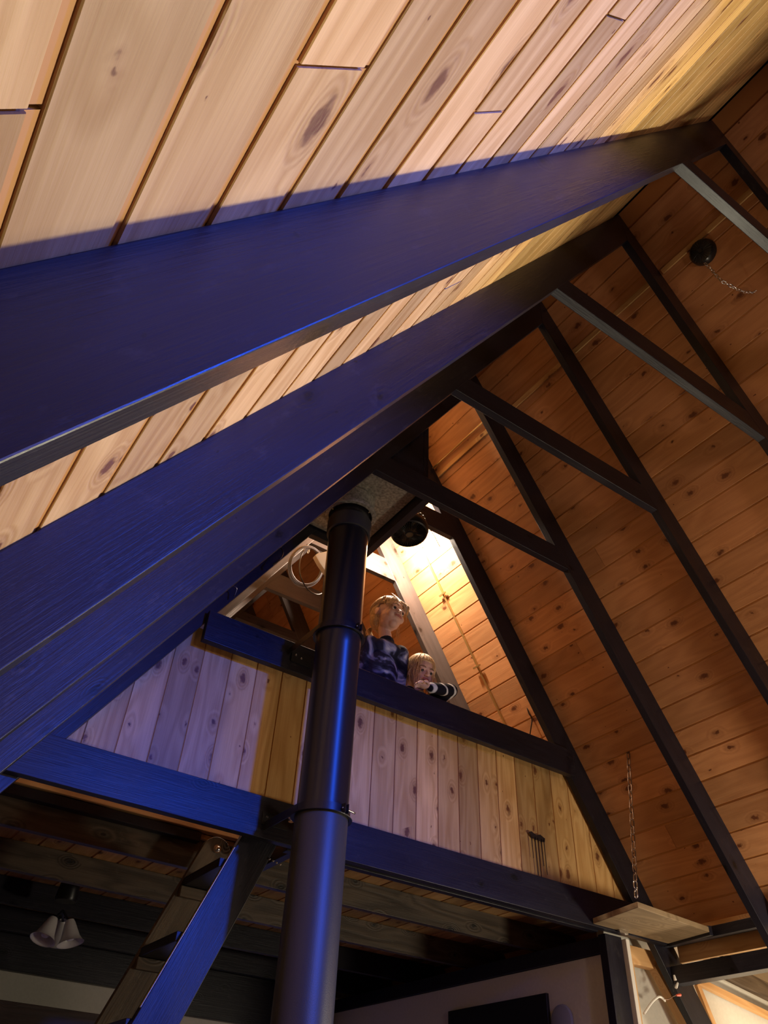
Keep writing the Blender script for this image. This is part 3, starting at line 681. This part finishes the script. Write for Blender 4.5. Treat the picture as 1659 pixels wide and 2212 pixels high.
for x in (5.40,):
    ubox('hinge', x, x + .10, 4.575, 4.605, 1.655, 1.673, M['steel'], fb, bw=0)

# ================================================================= cables, coil and shade in the loft
cc = un(663, 1222, 5.50)
ax_n = Vector((.10, -.85, -.45)).normalized()
def ring_pts(c, n_, r, sq=1.0, ph=0, full=1.0, n=18):
    u_ = n_.cross(Vector((0, 0, 1))).normalized(); v_ = n_.cross(u_)
    return [c + u_ * r * math.cos(ph + 2 * math.pi * full * i / n) + v_ * r * sq * math.sin(ph + 2 * math.pi * full * i / n) for i in range(n)]
coil = empty('cable_coil', cc, 'coil of grey cable hanging on a tie inside the loft, left of the pipe', 'cable')
for k in range(4):
    tube('cable_loop', ring_pts(cc + Vector((0, .006 * k, .004 * (k % 2))), ax_n, .108 + .0055 * (k % 3), 1.03 + .02 * k, ph=.4 * k), .0042, M['greycable'], coil, cyclic=True)
tube('cable_tie', ring_pts(cc + Vector((0, 0, .112)) + Vector((.0, .006, 0)), Vector((1, 0, 0)), .011, n=10), .0022, M['whiteplastic'], coil, cyclic=True)
def px_tube(name, lst, Y, r, mat, label, category):
    return tag(tube(name, [un(a, b, Y + dy) for a, b, dy in lst], r, mat), label, category)
px_tube('cable', [(664, 1176, .14), (655, 1190, 0), (648, 1210, -.02), (647, 1232, -.04), (652, 1252, -.06), (665, 1273, -.05), (683, 1284, -.03), (697, 1280, 0), (708, 1262, .02), (712, 1244, .05)], 5.46, .0042, M['cable'], 'thick black cable looping in front of the grey coil', 'cable')
px_tube('cable', [(703, 1277, .03), (707, 1286, 0), (704, 1297, 0), (694, 1304, .1)], 5.46, .0025, M['cable'], 'short black cable end below the grey coil', 'cable')
px_tube('cable', [(596, 1176, .3), (607, 1184, .1), (611, 1196, 0), (603, 1210, 0), (590, 1219, .1)], 4.45, .003, M['cable'], 'thin black wire loop on the left rafter above the railing', 'cable')
px_tube('cable', [(492, 1262, 0), (505, 1267, -.02), (511, 1272, -.02), (506, 1288, 0)], 4.60, .003, M['cable'], 'short black wire end on the left rafter by the railing end', 'cable')
px_tube('cable', [(1134, 1503, .02), (1137, 1522, -.02), (1142, 1540, -.03), (1149, 1553, -.03), (1147, 1572, 0), (1144, 1592, .05)], 5.0, .0035, M['cable'], 'black wire hanging beside the right rafter above the railing', 'cable')
px_tube('cable', [(1118, 1490, .0), (1124, 1496, 0), (1131, 1492, 0)], 5.2, .0025, M['whiteplastic'], 'tiny white wire end on the lit planks above the railing', 'cable')
# white box shade half hidden behind the pipe
def shade():
    e = empty('box_shade', un(708, 1215, 5.25), 'white angular box shade half hidden behind the top of the pipe', 'shade')
    R = Euler((2.2986, -0.0426, -0.6071)).to_matrix()
    bm = bmesh.new()
    f = [(681, 1199), (687, 1195), (722, 1187), (745, 1184), (745, 1245), (707, 1240), (690, 1216)]
    a = [bm.verts.new(un(px, py, 5.22)) for px, py in f]
    b = [bm.verts.new(un(px, py, 5.22) + Vector((.03, .09, .05))) for px, py in f]
    bm.faces.new(a); bm.faces.new(b[::-1])
    for i in range(len(a)): j = (i + 1) % len(a); bm.faces.new((a[i], b[i], b[j], a[j]))
    bmesh.ops.recalc_face_normals(bm, faces=bm.faces)
    o = bm_obj('shade_box', bm, M['whiteplastic'], e, smooth=False); bev(o, .004)
    tube('hanger', [un(720, 1192, 5.34), un(722, 1176, 5.5)], .003, M['whiteplastic'], e)
shade()

# ================================================================= things below the loft
tv = tag(ubox('screen', 5.385, 5.418, 5.45, 6.78, .55, 1.335, M['plastic'], along='y'), 'black flat screen on the white partition wall', 'screen')
dk = frame(W(5.40, 5.30, 1.12), (0, 1, 0), (-1, 0, 0))
tag(lathe('wall_disc', [(0, .022), (.05, .020), (.068, .012), (.072, 0), (0, 0)], simple('glossy_disc', (.25, .26, .32), .12), None, dk, seg=40), 'round glossy disc on the white partition beside the black screen', 'wall lamp')  # round glossy wall object, not a lamp
tag(ubox('cabinet', 1.15, 3.05, 8.30, 8.98, .35, 1.12, M['cabinet']), 'dark reddish timber wall cabinet under the white band at the back', 'cabinet')
tb = ubox('trim_10', .80, 3.55, 8.90, 8.98, 1.44, 1.90, M['dark'], kind='structure'); tb['label'] = 'dark board above the white back wall band'
tb = ubox('trim_11', 3.551, 5.40, 8.90, 8.98, 1.30, 1.90, M['dark'], kind='structure'); tb['label'] = 'dark board above the white back wall right of the ladder'
# frosted ceiling lamp, unlit
cl = empty('ceiling_lamp', W(1.69, 7.2, 1.69), 'unlit ceiling lamp with frosted glass bell shades under the dark joists', 'lamp')
cc_ = W(1.70, 7.2, 1.63)
lathe('canopy', [(0, 0), (.05, 0), (.055, .012), (.045, .12), (0, .12)], M['iron'], cl, Matrix.Translation(W(1.70, 7.2, 1.70)), seg=28)
for i, (tx, ty) in enumerate(((95, 2024), (152, 2032), (128, 2030))):
    tip = un(tx, ty, 7.12 if i < 2 else 7.42)
    root = cc_ + Vector((0, 0, -.0))
    d = ((tip - root) + Vector((0, 0, -.10))).normalized()
    mw = frame(tip - d * .05, d.orthogonal(), d)
    sh_ = lathe('glass_shade', [(.020, -.045), (.026, -.03), (.034, 0), (.044, .035), (.060, .062), (.063, .064), (.057, .060), (.040, .034), (.030, 0), (.022, -.03)], M['glass'], cl, mw, seg=32)
    lathe('bulb', [(0, .052), (.016, .046), (.024, .03), (.022, .012), (.012, -.01), (.012, -.03)], M['whiteplastic'], cl, mw, seg=20)
    tube('lamp_arm', [root, root.lerp(tip, .4) + Vector((0, 0, .02)), tip - d * .09], .006, M['iron'], cl)
# wiring by the side room
px_tube('cable', [(1391, 2190, 0), (1403, 2172, -.01), (1413, 2160, -.02), (1424, 2153, -.03), (1433, 2158, -.02), (1436, 2162, 0)], 4.70, .0055, M['whiteplastic'], 'white electrical cable reaching across the jamb of the side room', 'cable')
px_tube('cable', [(1434, 2158, 0), (1443, 2159, 0), (1453, 2153, 0), (1460, 2150, 0)], 4.66, .0018, M['chain'], 'thin bare wire between white cable and red wire nut', 'cable')
px_tube('cable', [(1455, 2142, 0), (1453, 2133, 0), (1456, 2128, 0)], 4.60, .0016, M['cable'], 'thin dark wire below the two white wire nuts', 'cable')
for (a, b), (c, d), m_, lb in (((1456, 2106), (1459, 2118), 'whiteplastic', 'upper white wire nut by the black rafter foot'), ((1464, 2123), (1460, 2134), 'whiteplastic', 'lower white wire nut by the black rafter foot'), ((1461, 2150), (1470, 2149), 'red', 'red wire nut by the black rafter foot')):
    p, q = un(a, b, 4.60), un(c, d, 4.60); ln = (q - p).length
    tag(lathe('wire_nut', [(0, 0), (.004, 0), (.0055, ln * .3), (.007, ln * .9), (.006, ln), (0, ln)], M[m_], None, frame(p, (q - p).orthogonal(), q - p), seg=14), lb, 'wire nut')

# ================================================================= the two children
def ell(bm, c, r, rot=None, seg=20):
    m = Matrix.Translation(c) @ (rot.to_4x4() if rot is not None else Matrix.Identity(4)) @ Matrix.Diagonal((*r, 1))
    bmesh.ops.create_uvsphere(bm, u_segments=seg, v_segments=seg // 2 + 2, radius=1, matrix=m)
def cap(bm, a, b, ra, rb, seg=14):
    a = Vector(a); b = Vector(b); n = max(3, int((b - a).length / (min(ra, rb) * .6)) + 1)
    bmesh.ops.create_uvsphere(bm, u_segments=seg, v_segments=8, radius=ra, matrix=Matrix.Translation(a))
    bmesh.ops.create_uvsphere(bm, u_segments=seg, v_segments=8, radius=rb, matrix=Matrix.Translation(b))
    d = (b - a)
    if d.length > 1e-5:
        m = Matrix.Translation((a + b) / 2) @ d.to_track_quat('Z', 'Y').to_matrix().to_4x4()
        bmesh.ops.create_cone(bm, cap_ends=True, segments=seg, radius1=ra, radius2=rb, depth=d.length, matrix=m)
def fuse(name, bm, mat, parent, voxel, smooth_it=4, **props):
    o = bm_obj(name, bm, mat, parent, None, True, **props)
    r = o.modifiers.new('fuse', 'REMESH'); r.mode = 'VOXEL'; r.voxel_size = voxel; r.use_smooth_shade = True
    s = o.modifiers.new('soft', 'SMOOTH'); s.factor = .5; s.iterations = smooth_it
    return o
FZ = 1.25 + 1.99 * S
def child(head_c, face, up, k, label, hair_m, top_m, arms, hair_style, torso_face, shoulder_drop, hip_x=0.0):
    """head_c world centre; face, up: head directions; k: size; arms: list of (shoulder, elbow, wrist, fingers dir, palm normal)"""
    foot = Vector((head_c.x + hip_x, head_c.y + .105, FZ))
    root = empty('person', foot, label, 'person')
    f = Vector(face).normalized(); u = Vector(up); u = (u - f * u.dot(f)).normalized(); r = u.cross(f)   # r: the child's own left... toward +x when facing -y
    HM = Matrix((r, -f, u)).transposed()      # local x = side, local -y = face, local z = up
    def hp(x, y, z): return head_c + HM @ (Vector((x, y, z)) * k)
    bm = bmesh.new()
    K = k
    def he(x, y, z, a, b, c): ell(bm, hp(x, y, z), (a * K, b * K, c * K), HM)
    he(0, .012, .022, .071, .088, .082)            # cranium
    he(0, -.020, -.018, .058, .062, .075)           # face mass
    he(0, -.046, -.070, .026, .026, .022)           # chin
    he(0, -.012, -.058, .046, .046, .032)           # jaw
    for s in (-1, 1):
        he(s * .032, -.058, -.030, .022, .020, .022)  # cheeks
        he(s * .070, .010, -.010, .007, .017, .026)   # ears
        he(s * .073, .014, -.004, .006, .010, .014)
        he(s * .027, -.070, .016, .020, .010, .007)   # brow ridge
        he(s * .0085, -.0885, -.022, .006, .007, .005)# nostrils
    cap(bm, hp(0, -.078, .004), hp(0, -.094, -.018), .0055 * K, .0085 * K)   # nose
    he(0, -.0790, -.041, .021, .010, .009)           # mouth mass
    # neck and body
    sh = Vector((head_c.x, head_c.y + .01, head_c.z - shoulder_drop))
    tf = Vector(torso_face).normalized(); side = Vector((-tf.y, tf.x, 0)).normalized()
    cap(bm, hp(0, .020, -.055), sh + Vector((0, 0, .012)), .030 * K, .034 * K)
    TM = Matrix((side, -tf, Vector((0, 0, 1)))).transposed()
    hipz = FZ + (sh.z - FZ) * .53
    hips = Vector((foot.x, foot.y - .05, hipz))
    chest = sh.lerp(hips, .35)
    ell(bm, sh + Vector((0, 0, -.03 * K)), (.092 * K, .052 * K, .040 * K), TM); ell(bm, chest, (.092 * K, .068 * K, .12 * K), TM)
    ell(bm, sh.lerp(hips, .7), (.092 * K, .07 * K, .11 * K), TM); ell(bm, hips, (.105 * K, .08 * K, .08 * K), TM)
    legs = []
    for s in (-1, 1):
        a = hips + TM @ Vector((s * .055 * K, 0, -.02)); kn = Vector((a.x, a.y - .01, FZ + (hipz - FZ) * .50)); an = Vector((a.x, a.y + .005, FZ + .06 * K))
        cap(bm, a, kn, .058 * K, .042 * K); cap(bm, kn, an, .040 * K, .026 * K); cap(bm, an, an + tf * .09 * K + Vector((0, 0, -.035 * K)), .026 * K, .022 * K)
        legs.append((a, kn, an))
    for (s_, e_, w_, fd, pn) in arms:
        cap(bm, s_, e_, .034 * K, .027 * K); cap(bm, e_, w_, .027 * K, .018 * K)
        fd = Vector(fd).normalized(); pn = Vector(pn); pn = (pn - fd * pn.dot(fd)).normalized(); sd = fd.cross(pn)
        palm = w_ + fd * .032 * K
        ell(bm, palm, (.030 * K, .026 * K, .011 * K), Matrix((fd, sd, pn)).transposed())
        for i, (ln, of) in enumerate(((.036, -.021), (.042, -.007), (.039, .007), (.030, .020))):
            b0 = palm + fd * .020 * K + sd * of * K; b1 = b0 + fd * ln * .5 * K - pn * .003 * K; b2 = b1 + fd * ln * .42 * K - pn * .013 * K
            cap(bm, b0, b1, .0072 * K, .0068 * K, 10); cap(bm, b1, b2, .0068 * K, .0058 * K, 10)
        t0 = palm - fd * .012 * K - sd * .022 * K; t1 = t0 - sd * .016 * K + fd * .018 * K - pn * .003 * K
        cap(bm, t0, t1, .0085 * K, .0072 * K, 10); cap(bm, t1, t1 + fd * .016 * K - pn * .004 * K, .0072 * K, .0062 * K, 10)
    fuse('body', bm, M['skin'], root, .0032, 3)
    # eyes, lids, brows, lips
    for s in (-1, 1):
        bm = bmesh.new(); ell(bm, hp(s * .028, -.0655, .002), (.0118 * K,) * 3, HM, 18); e = bm_obj('eye', bm, M['eyewhite'], root)
        bm = bmesh.new(); ell(bm, hp(s * .028, -.0745, .002), (.0088 * K, .0040 * K, .0088 * K), HM, 14); bm_obj('iris', bm, M['iris'], e)
        tube('eyelid', [hp(s * .014, -.0735, .002), hp(s * .021, -.0785, .0088), hp(s * .029, -.0785, .0100), hp(s * .041, -.0695, .003)], .0024 * K, M['skin'], root)
        tube('eyebrow', [hp(s * .013, -.0815, .021), hp(s * .026, -.0805, .0265), hp(s * .043, -.0690, .021)], .0022 * K, M['brow'], root)
    bm = bmesh.new()
    add_tube(bm, [hp(-.019, -.0835, -.0410), hp(-.008, -.0900, -.0375), hp(0, -.0900, -.0390), hp(.008, -.0900, -.0375), hp(.019, -.0835, -.0410)], .0026 * K)
    add_tube(bm, [hp(-.018, -.0832, -.0425), hp(0, -.0895, -.0460), hp(.018, -.0832, -.0425)], .0032 * K)
    bm_obj('lips', bm, M['lips'], root)
    # sweatshirt
    bm = bmesh.new()
    ell(bm, sh + Vector((0, 0, -.035 * K)), (.108 * K, .066 * K, .050 * K), TM); ell(bm, chest, (.104 * K, .080 * K, .13 * K), TM)
    ell(bm, sh.lerp(hips, .7), (.100 * K, .080 * K, .12 * K), TM); ell(bm, hips + Vector((0, 0, .02)), (.106 * K, .084 * K, .06 * K), TM)
    cap(bm, sh + Vector((0, 0, -.01)), sh + Vector((0, 0, .010 * K)), .046 * K, .043 * K)
    for (s_, e_, w_, fd, pn) in arms:
        cap(bm, s_, e_, .047 * K, .038 * K); cap(bm, e_, w_.lerp(e_, .06), .038 * K, .029 * K); cap(bm, w_.lerp(e_, .16), w_.lerp(e_, .04), .031 * K, .027 * K)
    fuse('sweatshirt', bm, M[top_m], root, .0045, 3)
    bm = bmesh.new()
    ell(bm, hips - Vector((0, 0, .02)), (.116 * K, .090 * K, .085 * K), TM)
    for a, kn, an in legs: cap(bm, a, kn, .068 * K, .052 * K); cap(bm, kn, an + Vector((0, 0, .02)), .050 * K, .038 * K)
    fuse('trousers', bm, M['denim'], root, .006, 3)
    # hair: a cap plus locks
    bm = bmesh.new()
    ell(bm, hp(0, .020, .028), (.079 * K, .093 * K, .086 * K), HM, 28)
    ell(bm, hp(0, .045, -.005), (.066 * K, .062 * K, .075 * K), HM, 20)
    # cut the cap open over the face
    inv = HM.transposed()
    def hairline(v):
        q = inv @ (v - head_c) / K
        return q.y < -.012 and q.z < (.058 if abs(q.x) < .03 else .058 - (abs(q.x) - .03) * 1.1)
    hc = bm_obj('hair', bm, M[hair_m], root)
    # trim by geometry: delete the vertices in front of the hairline, then give it thickness
    b2 = bmesh.new(); b2.from_mesh(hc.data)
    bmesh.ops.delete(b2, geom=[v for v in b2.verts if hairline(v.co)], context='VERTS'); b2.to_mesh(hc.data); b2.free()
    so = hc.modifiers.new('t', 'SOLIDIFY'); so.thickness = .004 * K
    bm = bmesh.new(); R_ = random.Random(11)
    for i in range(230):
        a = R_.uniform(-1.0, 1.0) * math.pi; 
        part = R_.uniform(.01, .10)
        # start on the crown, run down over the skull
        front = abs(a) < (.55 if hair_style == 'tied' else .40)
        pts = []
        lim = 1.15 if front else (1.75 if abs(a) < 1.2 else 2.25)
        for j in range(7):
            th = part + (lim - part) * j / 6
            x = math.sin(th) * math.sin(a); y = -math.sin(th) * math.cos(a); z = math.cos(th)
            rr = 1.035 + R_.uniform(-.01, .02)
            pts.append(hp(x * .080 * rr, .020 + y * .094 * rr, .028 + z * .087 * rr))
        if hair_style == 'bob' and not front:
            e = pts[-1]; dn = R_.uniform(.05, .115) * K; wv = Vector((R_.uniform(-.006, .006), R_.uniform(-.006, .006), 0))
            out = (e - head_c).normalized() * .008
            pts += [e + Vector((0, 0, -dn * .5)) + out + wv, e + Vector((0, 0, -dn)) + wv * 2]
        elif hair_style == 'tied':
            if not front and abs(a) > 1.0:
                tail = hp(0, .112, -.020); pts = pts[:5] + [pts[5].lerp(tail, .5), tail]
            if front and R_.random() < .3:
                e = pts[-1]; s = 1 if a > 0 else -1
                pts += [e + r * s * .02 + Vector((0, 0, -.03)), e + r * s * .032 + Vector((0, 0, -.075 - R_.random() * .03))]
        add_tube(bm, pts, R_.uniform(.0016, .0032) * K, res=5, sub=2, r_end=.0006)
    if hair_style == 'tied':
        for i in range(34):      # loose strands over brow and temple
            s = R_.choice((-1, 1)); x0 = R_.uniform(.004, .05) * s
            add_tube(bm, [hp(x0, -.045, .098), hp(x0 + s * .010, -.078, .066), hp(x0 + s * .022, -.082 + abs(x0) * .35, .034), hp(min(.074, abs(x0) + .032) * s, -.052, R_.uniform(-.02, .02))], .0014, res=5, sub=3, r_end=.0006)
        t0 = hp(0, .110, -.020)
        for i in range(46):
            w_ = Vector((R_.uniform(-.022, .022), R_.uniform(-.02, .02), 0))
            add_tube(bm, [t0, t0 + HM @ Vector((0, .03, -.02)) + w_ * .7, t0 + Vector((0, .015, -.08)) + w_, t0 + Vector((0, .0, -.155 - R_.random() * .03)) + w_ * 1.4], .0022, res=5, sub=3, r_end=.0006)
        for i in range(26):
            s = R_.choice((-1, -1, 1)); e = hp(s * .066, -.006 + R_.uniform(0, .03), .012)
            add_tube(bm, [e, e + r * s * R_.uniform(.006, .02) + Vector((0, 0, -.04)), e + r * s * R_.uniform(.0, .034) + Vector((0, 0, -.09 - R_.random() * .04))], .0009, res=4, sub=3, r_end=.0004)
    bm_obj('hair_locks', bm, M[hair_m], root, kind='stuff')
    return root
hc1 = un(839, 1331, 4.93)
child(hc1, (.16, -.96, -.02), (.16, .05, 1), 1.10, 'older child with tied-back blonde hair in a dark tie-dye sweatshirt, looking up over the railing', 'hair', 'tiedye',
      [(hc1 + Vector((-.100, .02, -.215)), hc1 + Vector((-.130, .03, -.40)), hc1 + Vector((-.10, .0, -.53)), (.3, .1, -.9), (0, -1, .3)),
       (hc1 + Vector((.085, .0, -.215)), hc1 + Vector((.095, .02, -.40)), hc1 + Vector((.06, .0, -.53)), (-.3, .1, -.9), (0, -1, .3))],
      'tied', (.12, -1, 0), .185, -.065)
hc2 = un(908, 1456, 4.87)
child(hc2, (-.12, -.92, -.30), (.06, -.25, 1), .98, 'small child with loose pale blonde hair, resting chin and one arm on the railing', 'hairpale', 'fleece',
      [(hc2 + Vector((.085, .02, -.135)), un(974, 1492, 4.76), un(928, 1485, 4.665), (-.96, .1, .04), (0, .15, 1)),
       (hc2 + Vector((-.065, .02, -.135)), hc2 + Vector((-.085, .03, -.28)), hc2 + Vector((-.05, .0, -.36)), (.2, .1, -.9), (0, -1, .3))],
      'bob', (.1, -1, 0), .150, .06)
